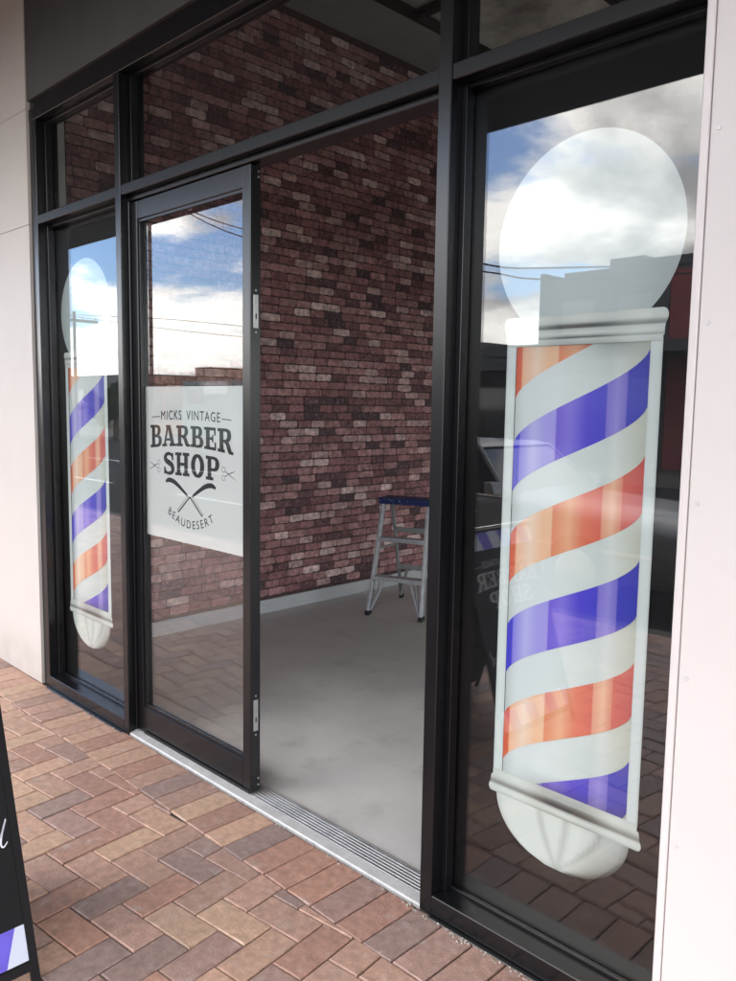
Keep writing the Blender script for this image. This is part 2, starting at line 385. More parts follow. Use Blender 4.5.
# ================================================================== SHOP WALLS
bw = thing('brick_wall', 'red and pink brick wall inside the shop behind the step ladder', 'brick wall', (WX, 5, 0))
bx(WX-.15, WX, .37, 10.0, 0, 4.6).build('wall_core', 'mortar', bw)
BC = [((198, 170, 168), 2.0), ((180, 146, 145), 3), ((158, 114, 115), 4.5), ((142, 94, 97), 6), ((126, 80, 84), 4.5), ((100, 64, 69), 2.6), ((76, 52, 58), 1.7), ((164, 118, 118), 3)]
bricks = []
CH = .060
for r_ in range(2, 82):
    z0 = .004+r_*CH; y = .372 + random.uniform(-.15, 0)
    if z0+CH > 4.37: break
    while y < 9.95:
        ln = random.choice((.14, .15, .16, .168, .178)); y1 = min(y+ln, 9.98); y0 = max(y, .373)
        if y1-y0 > .03: bricks.append((y0, y1, z0, z0+CH))
        y += ln
def brick_mesh(mb, b):
    y0, y1, z0, z1 = b; g_ = .0028
    y0 += .0012; y1 -= .0012; z0 += .0052; z1 -= .0014
    c = s2l(random.choices([q for q, _ in BC], [w_ for _, w_ in BC])[0]); j = random.uniform(.82, 1.1)*.86; m_ = sum(c)/3; c = tuple((m_+(v-m_)*.88)*j*1.5 for v in c)
    d = random.uniform(.0025, .0045); my = (y0+y1)/2; jt = lambda: random.uniform(-.0034, .0034)
    o_ = []
    ny = 6
    for k in range(ny): o_.append((y0+(y1-y0)*k/ny + (.003 if k == 0 else 0), z0+jt()*1.2+(.002 if k == 0 else 0)))
    o_.append((y1-.003+jt(), z0+.003)); o_.append((y1+jt()*.6, (z0+z1)/2))
    for k in range(ny): o_.append((y1-(y1-y0)*k/ny - (.003 if k == 0 else 0), z1+jt()*.35-(.0015 if k == 0 else 0)))
    o_.append((y0+.003+jt(), z1-.003)); o_.append((y0+jt()*.6, (z0+z1)/2))
    mz = (z0+z1)/2; n = len(o_)
    A = [mb.v((WX-.001, p[0], p[1]), c) for p in o_]
    B = [mb.v((WX+d, my+(p[0]-my)*.985, mz+(p[1]-mz)*.93), c) for p in o_]
    for k in range(n):
        q = (k+1) % n; mb.F.append([A[k], A[q], B[q], B[k]])
    mb.F.append(B)
def bkey(b):
    y = (b[0]+b[1])/2; z = (b[2]+b[3])/2
    vis = (1.78 < y < 4.3 and z < 4.0) or (.75 < y < 1.75 and z < .55)
    return (Vector((WX, y, z))-CAM_LOC).length + (0 if vis else 30)
bricks.sort(key=bkey); rest = MB()
for k, b in enumerate(bricks):
    if k < 298:
        mb = MB(); brick_mesh(mb, b); mb.build('brick', 'brick', bw, color=True)
    else: brick_mesh(rest, b)
tag(rest.build('bricks', 'brick', bw, color=True), kind='stuff')
bx(WX+.001, WX+.016, .37, 9.99, .0045, .105).build('skirting', 'skirting', bw, bevel=.002)

pw = thing('plaster_wall', 'narrow white plaster return wall behind the corner of the shopfront', 'wall', (WX, .2, 0))
bx(WX-.15, WX+.002, .135, .368, 0, 4.6).build('wall_face', 'plaster', pw)
rw = thing('side_wall', 'pale plaster side wall of the empty shop with two large windows added for daylight', 'wall', (3.1, 5, 0))
for (y0, y1, z0, z1) in ((.13, 10.2, .004, .12), (.13, 10.2, 2.6, 4.6), (.13, .5, .12, 2.6), (4.7, 5.3, .12, 2.6), (9.6, 10.2, .12, 2.6)):
    bx(3.0, 3.2, y0, y1, z0, z1).build('wall_face', 'plaster', rw)
for (y0, y1) in ((.5, 4.7), (5.3, 9.6)): bx(3.09, 3.096, y0, y1, .12, 2.6).build('window_pane', 'glass', rw)  # openings out of view, added so more daylight reaches the room
bk = bx(WX-.15, 3.0, 10.0, 10.2, 0.004, 4.6).build('back_wall', 'plaster'); tag(bk, 'plain pale plaster wall at the back of the empty shop', 'wall')

# --- left cladding wall
lw_ = thing('cladding_wall', 'cream white wall of large flat panels beside the narrow window', 'wall', (-8, 0, 0))
bx(-13, -4.325, .012, .13, -.1, 4.9).build('wall_core', 'plaster', lw_)
for z0, z1 in ((.004, 2.4835), (2.4855, 3.063), (3.065, 3.798)):
    for x0, x1 in ((-8.9, -6.7), (-6.695, -4.325)):
        bx(x0, x1, -.015, .012, z0, z1).build('wall_panel', 'wall_white', lw_, bevel=.0015)
# --- right pier with proud panel
PY = -.2
pr = thing('cladding_pier', 'pale pinkish white riveted panel pier beside the large barber pole window', 'pier', (-.2, -.1, 0))
bx(-.700, 4.0, PY+.006, -.01, -.1, 3.798).build('pier_core', 'panel_trim', pr)
bx(-.7025, -.6855, PY-.004, PY+.006, .004, 3.797).build('edge_trim', 'panel_trim', pr, bevel=.002)
bx(-.6835, .52, PY, PY+.0055, .004, 3.797).build('panel', 'panel', pr, bevel=.001)
bx(.524, 1.73, PY, PY+.0055, .004, 3.797).build('panel', 'panel', pr, bevel=.001)
for z in (3.217, 2.85, 2.484, 2.117, 1.747, 1.386, 1.02, .652, .29):
    for x in (-.667, .50):
        MB().tube((x, PY+.001, z), (x, PY-.0022, z), .0052, 12, .004).build('rivet', 'rivet', pr, smooth=False)
# --- bulkhead over the shopfront and the shop's upper wall
bh = thing('bulkhead', 'dark grey painted bulkhead above the black shopfront frame', 'bulkhead', (-2.5, 0, 3.1))
bx(-4.322, 4.0, -.008, .12, 3.102, 3.798).build('bulkhead_panel', 'bulkhead', bh)
bx(-4.32, 4.0, .02, .13, 3.80, 4.9).build('upper_wall', 'bulkhead', bh)
# --- awning
aw = thing('awning', 'dark flat street awning over the footpath', 'awning', (-3, -1.5, 3.6))
for k in range(15):
    bx(-13+k*1.15, -13+k*1.15+1.14, -2.96, .011, 3.802, 3.83).build('soffit_panel', 'soffit', aw)
bx(-13, 4.3, -3.0, -2.96, 3.58, 4.1).build('fascia', 'soffit', aw)
bx(-13, 4.3, -2.96, .02, 3.86, 3.90).build('roof_sheet', 'roofmetal', aw)
for k in range(8): bx(-12.5+k*2.3, -12.44+k*2.3, -2.95, .01, 3.832, 3.858).build('joist', 'soffit', aw)

# ================================================================== SHOPFRONT FRAME
FX0, FX1, M1, M2 = -4.322, -.60, (-3.42, -3.375), (-1.547, -1.500)
ZB, ZT0, ZT1, ZH0, ZH1 = 0., 2.478, 2.522, 3.0, 3.06
D0, D1 = 0., .12
sf = thing('shopfront_frame', 'black aluminium shopfront frame with glass panes around the open doorway', 'shopfront', (-2.5, .05, 0))
def fr(name, x0, x1, z0, z1, y0=D0, y1=D1, bev=.0025): return bx(x0, x1, y0, y1, z0, z1).build(name, 'frame', sf, bevel=bev)
fr('jamb', FX0, -4.252, ZB, ZH1); fr('jamb', -.668, FX1, ZB, ZH1)
m1 = fr('mullion', M1[0], M1[1], ZB, ZH0-.001, -.004); m2 = fr('mullion', M2[0], M2[1], ZB, ZH0-.001, -.004)
fr('head', FX0+.001, FX1-.001, ZH0, ZH1, -.002); fr('head_flashing', FX0, FX1, ZH1+.001, 3.101, .006, .12)
for x0, x1 in ((-4.252, M1[0]), (M2[1], -.668)):                # window bays
    fr('transom_bar', x0, x1, ZT0, ZT1)
    fr('sill', x0, x1, .004, .064, -.004)
    fr('sub_sill', x0, x1, -.004, .0035, -.022, .1)
    for zz0, zz1, nm in ((.064, ZT0, 'lower'), (ZT1, ZH0, 'upper')):
        # glazing rebate: stepped bead on each side
        for xa, xb in ((x0, x0+.018), (x1-.018, x1)):
            bx(xa, xb, .045, .081, zz0, zz1).build('glazing_bead', 'frame', sf, bevel=.0015)
        bx(x0+.018, x1-.018, .066, .081, zz0, zz0+.010).build('glazing_bead', 'frame', sf, bevel=.0015)
        bx(x0+.018, x1-.018, .05, .081, zz1-.014, zz1).build('glazing_bead', 'frame', sf, bevel=.0015)
        bx(x0+.002, x1-.002, .082, .088, zz0+.001, zz1-.001).build('window_pane', 'glass', sf)
        if nm == 'lower': bx(x0+.002, x1-.002, .0945, .096, zz0+.001, zz1-.001).build('black_film', 'film', sf)
# the door bay
fr('transom_bar', M1[1], M2[0], ZT0, ZT1)
for xa, xb in ((M1[1], M1[1]+.018), (M2[0]-.018, M2[0])): bx(xa, xb, .045, .081, ZT1, ZH0).build('glazing_bead', 'frame', sf, bevel=.0015)
bx(M1[1]+.018, M2[0]-.018, .05, .081, ZT1, ZT1+.014).build('glazing_bead', 'frame', sf, bevel=.0015)
bx(M1[1]+.018, M2[0]-.018, .05, .081, ZH0-.014, ZH0).build('glazing_bead', 'frame', sf, bevel=.0015)
bx(M1[1]+.002, M2[0]-.002, .082, .088, ZT1+.001, ZH0-.001).build('window_pane', 'glass', sf)
fr('door_header', M1[1], M2[0], 2.456, ZT0, .036, .118)
for xa, xb in ((M1[1], M1[1]+.012), ): fr('door_stop', xa, xb, .03, 2.456, .03, .118)
# weeping screws in the sill corner
for x in (-1.47, -1.44): MB().tube((x, .012, .0525), (x, .012, .0538), .003, 8).build('screw', 'steel', sf)

# --- threshold track
tr = thing('door_track', 'ribbed aluminium sliding door track with a pale front lip', 'door track', (-2.5, .06, 0))
TX0, TX1 = M1[1]+.001, M2[0]-.001
MB().prism([(0, -.02), (.036, -.02), (.036, .017), (.004, .009), (0, .004)], lambda p, h: (h, p[0], p[1]), TX1, TX0).build('front_lip', 'alu_white', tr)
bx(TX0, TX1, .036, .128, -.02, .008).build('track_base', 'alu_dark', tr)
for k in range(6):
    y = .040+k*.0142; bx(TX0, TX1, y, y+.0072, .008, .0165).build('rib', 'alu', tr, bevel=.001)
bx(TX0, TX1, .123, .128, .004, .0185).build('back_lip', 'alu', tr)

# --- sliding door leaf
sd = thing('sliding_door', 'black framed glass sliding door leaf parked open on the track', 'door', (-2.92, .065, .017))
LX0, LX1, LY0, LY1, LZ0, LZ1 = -3.362, -2.483, .040, .090, .0185, 2.452
def lf(name, x0, x1, z0, z1, y0=LY0, y1=LY1, b=.003): return bx(x0, x1, y0, y1, z0, z1).build(name, 'frame', sd, bevel=b)
lf('stile', LX0, LX0+.05, LZ0, LZ1); lf('stile', LX1-.05, LX1, LZ0, LZ1)
lf('top_rail', LX0+.05, LX1-.05, 2.372, LZ1, LY0+.002, LY1-.002); lf('bottom_rail', LX0+.05, LX1-.05, LZ0+.004, .145, LY0+.002, LY1-.002)
lf('glazing_bead', LX0+.05, LX1-.05, .145, .158, .048, .0615, .001); lf('glazing_bead', LX0+.05, LX1-.05, 2.36, 2.372, .048, .0615, .001)
lf('glazing_bead', LX0+.05, LX0+.060, .158, 2.36, .048, .0615, .001); lf('glazing_bead', LX1-.060, LX1-.05, .158, 2.36, .048, .0615, .001)
bx(LX0+.048, LX1-.048, .062, .068, .147, 2.370).build('glass_pane', 'glass', sd)
for zc, h in ((1.918, .062), (.337, .064)):
    pl = bx(LX1-.001, LX1+.0022, .055, .077, zc-h, zc+h).build('lock_plate', 'steel', sd, bevel=.0008)
    bx(LX1+.0018, LX1+.0028, .063, .069, zc-.028, zc-.008).build('keyhole', 'dark_hole', pl)
    MB().tube((LX1+.002, .066, zc+.036), (LX1+.006, .066, zc+.036), .008, 12).build('bolt', 'steel', pl)
    MB().tube((LX1+.002, .066, zc-.046), (LX1+.005, .066, zc-.046), .007, 12).build('bolt', 'steel', pl)
    for dz in (h+.016, -h-.016): MB().tube((LX1-.0005, .066, zc+dz), (LX1+.0015, .066, zc+dz), .004, 10).build('screw', 'steel', sd)
for z in (.045, .072, 2.41, 2.43): MB().tube((LX1-.0005, .078, z), (LX1+.0015, .078, z), .004, 10).build('screw', 'steel', sd)
bx(LX0+.06, LX1-.002, .034, .0395, .0186, .030).build('brush_strip', 'rubber', sd)

# ================================================================== LETTERING
class Ink:
    """flat lettering on a plane: 2D primitives (u right, v up) mapped by fn(u, v, layer)"""
    def __init__(s, fn): s.mb = MB(); s.fn = fn; s.k = 0
    def layer(s): s.k += 1; return s.k*2.5e-5
    def rect(s, x0, y0, x1, y1, n=4, warp=None):
        d = s.layer(); wp = warp or (lambda u, v: (u, v))
        for k in range(n):
            a = x0+(x1-x0)*k/n; b = x0+(x1-x0)*(k+1)/n
            s.mb.poly([s.fn(*wp(*q), d) for q in ((a, y0), (b, y0), (b, y1), (a, y1))])
    def stroke(s, path, wd, warp=None, closed=False):
        d = s.layer(); wp = warp or (lambda u, v: (u, v))
        s.mb.strip(path, wd, lambda p: s.fn(*wp(p.x, p.y), d), closed)
    def poly(s, pts, warp=None):
        d = s.layer(); wp = warp or (lambda u, v: (u, v)); s.mb.poly([s.fn(*wp(*p), d) for p in pts])
def spl(P, W_, n=6, closed=False):
    Q = smooth_path(P, n, closed); m = len(P); ww = []
    for k in range(len(Q)):
        t = k/n; i = int(t); f = t-i; a = W_[i % m] if closed else W_[min(i, m-1)]; b = W_[(i+1) % m] if closed else W_[min(i+1, m-1)]
        ww.append(a+(b-a)*f)
    return Q, ww
def glyph(ink, ch, wp):
    r_ = lambda *a: ink.rect(*a, warp=wp)
    def st(P, W_, n=6, closed=False): ink.stroke(*spl(P, W_, n, closed), warp=wp, closed=closed)
    stem = lambda: (r_(.1, 0, .32, 1), r_(0, .865, .12, 1), r_(0, 0, .12, .135))
    if ch == 'B':
        stem(); st([(.3, .935), (.46, .935), (.565, .87), (.59, .74), (.54, .60), (.44, .525), (.3, .525)], [.13, .13, .19, .21, .18, .11, .11])
        st([(.3, .49), (.48, .485), (.62, .41), (.655, .27), (.61, .13), (.48, .065), (.3, .065)], [.1, .11, .19, .225, .19, .13, .13]); return .78
    if ch == 'P':
        stem(); r_(.3, 0, .43, .135); st([(.3, .935), (.48, .935), (.62, .86), (.655, .70), (.61, .54), (.48, .455), (.3, .455)], [.13, .13, .2, .23, .2, .13, .13]); return .80
    if ch == 'R':
        stem(); r_(.3, 0, .40, .135); st([(.3, .935), (.47, .935), (.6, .87), (.63, .72), (.58, .57), (.46, .49), (.3, .49)], [.13, .13, .19, .22, .19, .12, .12])
        st([(.38, .50), (.54, .38), (.62, .20), (.69, .05)], [.12, .2, .22, .2]); r_(.62, 0, .86, .12); return .86
    if ch == 'A':
        ink.poly([(.06, .02), (.19, .02), (.43, .98), (.30, .98)], wp); ink.poly([(.33, .995), (.53, .995), (.80, .02), (.55, .02)], wp)
        r_(.2, .26, .62, .38); r_(-.02, 0, .30, .12); r_(.46, 0, .88, .12); r_(.24, .88, .5, 1); return .87
    if ch == 'E':
        stem(); r_(.3, .865, .66, 1); r_(.565, .66, .66, .88); r_(.3, .44, .5, .56); r_(.45, .34, .53, .66); r_(.3, 0, .68, .135); r_(.585, .12, .68, .36); return .74
    if ch == 'H':
        stem(); r_(.3, 0, .41, .135); r_(.3, .865, .41, 1); r_(.56, 0, .78, 1); r_(.47, 0, .57, .135); r_(.47, .865, .57, 1); r_(.77, 0, .88, .135); r_(.77, .865, .88, 1); r_(.3, .435, .6, .565); return .93
    if ch == 'O':
        P = [(.41+.27*math.cos(a), .5+.425*math.sin(a)) for a in [2*math.pi*k/16 for k in range(16)]]
        st(P, [.14+.11*abs(math.cos(2*math.pi*k/16)) for k in range(16)], 4, True); return .86
    if ch == 'S':
        st([(.63, .70), (.59, .86), (.42, .935), (.24, .89), (.17, .75), (.25, .62), (.42, .53), (.58, .43), (.65, .27), (.59, .12), (.42, .065), (.22, .11), (.14, .30)],
           [.07, .12, .15, .18, .22, .23, .25, .23, .22, .18, .15, .12, .07]); r_(.59, .64, .69, .97); r_(.08, .03, .18, .36); return .78
def word(ink, txt, x0, x1, h, base, gap=.03):
    """fit txt between x0 and x1 with height h(u) and base line base(u)"""
    wd = {'B': .78, 'P': .80, 'R': .86, 'A': .87, 'E': .74, 'H': .93, 'O': .86, 'S': .78}
    tot = sum(wd[c] for c in txt)+gap*(len(txt)-1); k = (x1-x0)/tot; x = x0
    for c in txt:
        wp = lambda u, v, x=x: ((x+u*k), base(x+u*k)+v*h(x+u*k))
        glyph(ink, c, wp); x += (wd[c]+gap)*k
def sans(ink, txt, size, xs, warp, thick=0., sp=1.0):
    """condensed sans capitals from the built-in font, warped; xs = (left, right)"""
    cu = bpy.data.curves.new('lettering', 'FONT'); cu.body = txt; cu.size = 1; cu.space_character = sp; cu.offset = thick; cu.resolution_u = 4
    ob = bpy.data.objects.new('lettering', cu); COL.objects.link(ob)
    dg = bpy.context.evaluated_depsgraph_get(); me = bpy.data.meshes.new_from_object(ob.evaluated_get(dg))
    X = [v.co.x for v in me.vertices]; Yv = [v.co.y for v in me.vertices]; a, b = min(X), max(X); y0, y1 = min(Yv), max(Yv)
    d = ink.layer(); base = len(ink.mb.V)
    for v in me.vertices:
        u = xs[0]+(v.co.x-a)/(b-a)*(xs[1]-xs[0]); t = (v.co.y-y0)/(y1-y0)*size
        ink.mb.v(ink.fn(*warp(u, t), d))
    for p in me.polygons: ink.mb.F.append([base+i for i in p.vertices])
    bpy.data.objects.remove(ob); bpy.data.curves.remove(cu); bpy.data.meshes.remove(me)

def logo(root, fn, mat, full=True):
    """u, v in metres about the centre of the badge"""
    arc = lambda u: -.10*u*u
    for tx, xs in (('MICKS', (-.225, -.062)), ('VINTAGE', (-.022, .225))):
        i1 = Ink(fn); sans(i1, tx, .040, xs, lambda u, t: (u, .1985+arc(u)+t), 0., 1.2); sans(i1, tx, .040, (xs[0]+.0014, xs[1]+.0014), lambda u, t: (u, .1978+arc(u)+t), 0., 1.2); i1.mb.build('lettering', mat, root)
    for sg in (-1, 1):
        i2 = Ink(fn); i2.stroke([(sg*(.236+.068*k/3), .2135+arc(.236+.068*k/3)) for k in range(4)], .0035); i2.mb.build('dash', mat, root)
    i3 = Ink(fn)
    top = lambda u: .1735-.05*u*u; bot = lambda u: .0845-.19*u*u
    word(i3, 'BARBER', -.318, .318, lambda u: top(u)-bot(u), bot)
    i3.mb.build('lettering', mat, root)
    i4 = Ink(fn)
    top2 = lambda u: .0575-.16*u*u; bot2 = lambda u: -.0435-.10*u*u
    word(i4, 'SHOP', -.216, .224, lambda u: top2(u)-bot2(u), bot2)
    i4.mb.build('lettering', mat, root)
    if not full: return
    for sg in (-1, 1):                                           # small scissors either side
        k = Ink(fn); q = lambda u, v: (sg*(.285+u), -.012+v)
        for (cu_, cv) in ((-.036, .016), (-.036, -.018)):
            k.stroke([q(cu_+.011*math.cos(a), cv+.011*math.sin(a)) for a in [2*math.pi*j/14 for j in range(14)]], .003, closed=True)
        k.stroke([q(-.027, .010), q(0, -.001), q(.046, -.022)], [.003, .006, .002])
        k.stroke([q(-.027, -.012), q(0, 0), q(.046, .014)], [.003, .006, .002])
        k.mb.build('scissors_print', 'inkgrey' if mat == 'ink' else mat, root)
    for sg in (-1, 1):                                           # crossed razors
        k = Ink(fn); q = lambda u, v: (sg*u, v)
        k.stroke(*spl([q(.192, -.079), q(.165, -.069), q(.12, -.076), q(.07, -.099), q(.018, -.128)], [.012, .021, .021, .017, .010]))
        a, b = Vector(q(0, -.131)), Vector(q(-.092, -.205)); t = (b-a).normalized(); nn = Vector((-t.y, t.x))*sg
        k.stroke([a, b], .007); k.stroke([a-nn*.011+t*.012, b-nn*.011], .0022); k.stroke([b+nn*.003, b-nn*.0125], .0026); k.stroke([a, a-nn*.011+t*.012], .002)
        k.mb.build('razor_print', mat, root)
    i5 = Ink(fn); Rr = .34
    def smile(u, t):
        a = u/Rr*1.02; return (math.sin(a)*(Rr-t), .071+.0-math.cos(a)*(Rr-t))
    sans(i5, 'BEAUDESERT', .036, (-.185, .185), smile, .004, 1.3)
    i5.mb.build('lettering', mat, root)

# --- door sign
ds = thing('door_sign', 'frosted white sign printed with black barber shop badge on the door glass', 'sign', (-2.95, .07, .96))
bx(LX0+.0505, LX1-.0505, .0696, .0702, .965, 1.64).build('sign_film', 'sticker', ds)
logo(ds, lambda u, v, d: (-2.95+u, .0694-d, 1.3+v), 'ink')

# ================================================================== BARBER POLE DECALS
def lerp(a, b, t): return tuple(x+(y-x)*t for x, y in zip(a, b))
def ramp(stops, u):
    for (a, ca), (b, cb) in zip(stops, stops[1:]):
        if u <= b: return lerp(ca, cb, 0 if b == a else max(0, min(1, (u-a)/(b-a))))
    return stops[-1][1]
def L3(*c): return tuple(v*.92 for v in s2l(c))
BLUE = [(-.2, L3(62, 62, 205)), (-.178, L3(66, 64, 208)), (-.177, L3(135, 130, 232)), (-.135, L3(190, 188, 242)), (-.10, L3(170, 165, 240)), (-.062, L3(168, 160, 238)), (-.061, L3(118, 98, 222)),
        (-.02, L3(132, 118, 228)), (.03, L3(78, 66, 210)), (.085, L3(66, 62, 202)), (.086, L3(128, 116, 212)), (.115, L3(150, 140, 222)), (.14, L3(118, 108, 205)), (.141, L3(60, 62, 188)), (.2, L3(50, 56, 172))]
ORNG = [(-.2, L3(216, 96, 62)), (-.178, L3(222, 108, 74)), (-.177, L3(243, 186, 148)), (-.13, L3(250, 224, 200)), (-.09, L3(246, 196, 156)), (-.062, L3(245, 200, 164)), (-.061, L3(234, 142, 102)),
        (-.01, L3(242, 180, 140)), (.035, L3(228, 118, 86)), (.085, L3(218, 98, 78)), (.086, L3(230, 158, 126)), (.115, L3(238, 186, 154)), (.14, L3(224, 138, 110)), (.141, L3(214, 100, 84)), (.2, L3(198, 80, 74))]
WHT = [(-.2, L3(196, 206, 204)), (-.16, L3(222, 232, 232)), (-.06, L3(226, 236, 235)), (.03, L3(216, 228, 224)), (.09, L3(208, 220, 216)), (.115, L3(218, 226, 222)), (.16, L3(205, 212, 200)), (.2, L3(190, 196, 182))]
US = sorted(set([-.197+.394*k/48 for k in range(49)]+[a+e for a in (-.177, -.061, .086, .141) for e in (-.0005, .0004)]))
def hel(u): return .0888*math.asin(max(-1, min(1, u/.2)))
def pole_decal(cx, label):
    t = thing('barber_pole_decal', label, 'decal', (cx, .09, .27), 0, 'barber pole prints on the windows')
    yl = [.0940]
    def lay(): yl[0] -= .0004; return yl[0]
    VT, VB = 1.748, .494
    # ball
    y = lay(); mb = MB(); c = mb.v((cx, y, 2.013), L3(198, 211, 211)); ring = None
    for j in range(1, 9):
        r_ = .27*j/8; nr = []
        for k in range(64):
            a = 2*math.pi*k/64; u, v = r_*math.cos(a), r_*math.sin(a)
            s = 1-.16*(j/8)**4-.05*(u+.1-v)
            nr.append(mb.v((cx+u, y, max(1.80, 2.013+v)), tuple(q*s for q in L3(198, 211, 211))))
        for k in range(64):
            q = (k+1) % 64
            mb.F.append([c, nr[k], nr[q]] if ring is None else [ring[k], nr[k], nr[q], ring[q]])
        ring = nr
    mb.build('ball', 'print', t, color=True)
    # dome at the bottom with fluted panels
    y = lay(); mb = MB(); rows = 12; cols = 40; idx = {}
    for j in range(rows+1):
        v = j/rows
        for k in range(cols+1):
            w_ = 2*k/cols-1; hw = .212*math.sqrt(max(0, 1-(v*.985)**2.1)); u = w_*hw
            line = min(abs(u/.212-x*(1-v**1.6)) for x in (-.30, .12, .62)); sh = 1-.30*math.exp(-(line/.05)**2)*(1-.3*v)-1.5*max(0, w_-.30)*(.25+v*.8)-.22*math.exp(-((abs(w_)-1)/.07)**2)-.15*math.exp(-(v/.12)**2)*(w_ > -.2)
            sh -= .25*math.exp(-((v-1)/.06)**2)
            idx[j, k] = mb.v((cx-.005+u, y, .442-v*.168), tuple(q*max(.1, sh) for q in L3(222, 230, 224)))
    for j in range(rows):
        for k in range(cols): mb.F.append([idx[j, k], idx[j+1, k], idx[j+1, k+1], idx[j, k+1]])
    mb.build('base_dome', 'print', t, color=True)
    # white tube
    y = lay(); mb = MB(); prev = None
    zs = [VB+(VT-VB)*k/24 for k in range(25)]
    for u in US:
        cur = [mb.v((cx+u, y, z), tuple(q*(1-.55*math.exp(-((VT-z)/.035)**2)*(.35+.65*math.exp(-((u-.1)/.07)**2))-.5*math.exp(-((z-VB)/.028)**2)*math.exp(-((u-.0)/.13)**2)) for q in ramp(WHT, u))) for z in zs]
        if prev:
            for k in range(24): mb.F.append([prev[k], cur[k], cur[k+1], prev[k+1]])
        prev = cur
    mb.build('tube', 'print', t, color=True)
    # stripes
    for j in range(6):
        c0 = 1.795-.2655*j; pal = ORNG if j % 2 == 0 else BLUE; hh = .0715
        y = lay(); mb = MB(); prev = None
        for u in US:
            z0 = max(VB, min(VT, c0-hh+hel(u))); z1 = max(VB, min(VT, c0+hh+hel(u)))
            col = ramp(pal, u)
            cur = []
            for k in range(5):
                z = z0+(z1-z0)*k/4; f = 1-.6*math.exp(-((VT-z)/.03)**2)*(.3+.7*math.exp(-((u-.08)/.08)**2))-.5*math.exp(-((z-VB)/.03)**2)
                cur.append(mb.v((cx+u, y, z), tuple(q*f for q in col)))
            if prev and (z1-z0 > 1e-4 or prev[1]):
                for k in range(4): mb.F.append([prev[0][k], cur[k], cur[k+1], prev[0][k+1]])
            prev = (cur, z1-z0 > 1e-4)
        mb.build('stripe', 'print', t, color=True)
    # rails
    for s in (-1, 1):
        y = lay(); mb = MB(); ws = [(.197, .86), (.2, 1.0), (.21, 1.04), (.222, 1.0), (.2285, .78)]
        prev = None
        for w_, f in ws:
            cur = [mb.v((cx+s*w_, y, z), tuple(q*f for q in L3(218, 228, 226))) for z in (VB, VT)]
            if prev: mb.F.append([prev[0], cur[0], cur[1], prev[1]] if s > 0 else [cur[0], prev[0], prev[1], cur[1]])
            prev = cur
        mb.build('rail', 'print', t, color=True)
    # mouldings: rows of (z, half width, light), dark streak strength
    def moulding(name, rows_, sk):
        y = lay(); mb = MB(); prev = None
        for (z, hw, f, dk) in rows_:
            cur = []
            for k in range(41):
                w_ = 2*k/40-1; s = f*(1-dk*math.exp(-abs((w_-sk)/.46)**3)-.12*dk*math.exp(-((w_-.85)/.1)**2)+.05*math.sin(w_*9+1))
                cur.append(mb.v((cx+w_*hw, y, z), tuple(q*max(.03, s) for q in L3(216, 224, 218))))
            if prev:
                for k in range(40): mb.F.append([prev[k], prev[k+1], cur[k+1], cur[k]])
            prev = cur
        mb.build(name, 'print', t, color=True)
    moulding('cap_moulding', [(1.822, .226, .85, .1), (1.818, .234, 1.0, .1), (1.809, .239, 1.02, .1), (1.800, .239, .98, .2), (1.792, .237, .52, .9), (1.786, .234, .36, .95), (1.781, .232, .95, .25), (1.770, .231, 1.03, .1), (1.764, .231, .9, .5), (1.760, .231, .6, .92), (1.756, .231, .95, .3), (1.7555, .228, .98, .2), (1.743, .228, .9, .35), (1.741, .228, .6, .5)], .0)
    moulding('base_moulding', [(.503, .226, .85, .2), (.497, .228, 1.0, .35), (.484, .228, 1.0, .45), (.4835, .233, .98, .3), (.474, .235, .8, .75), (.466, .236, .42, .9), (.459, .237, .38, .95), (.455, .239, .85, .4), (.449, .2415, 1.02, .1), (.441, .2415, 1.0, .1), (.434, .238, .85, .3), (.431, .232, .6, .4)], .1)
    return t
pole_decal(-1.12, 'barber pole print with orange and blue stripes on the window beside the pale pier')
pole_decal(-3.935, 'barber pole print with orange and blue stripes on the window beside the cream wall')

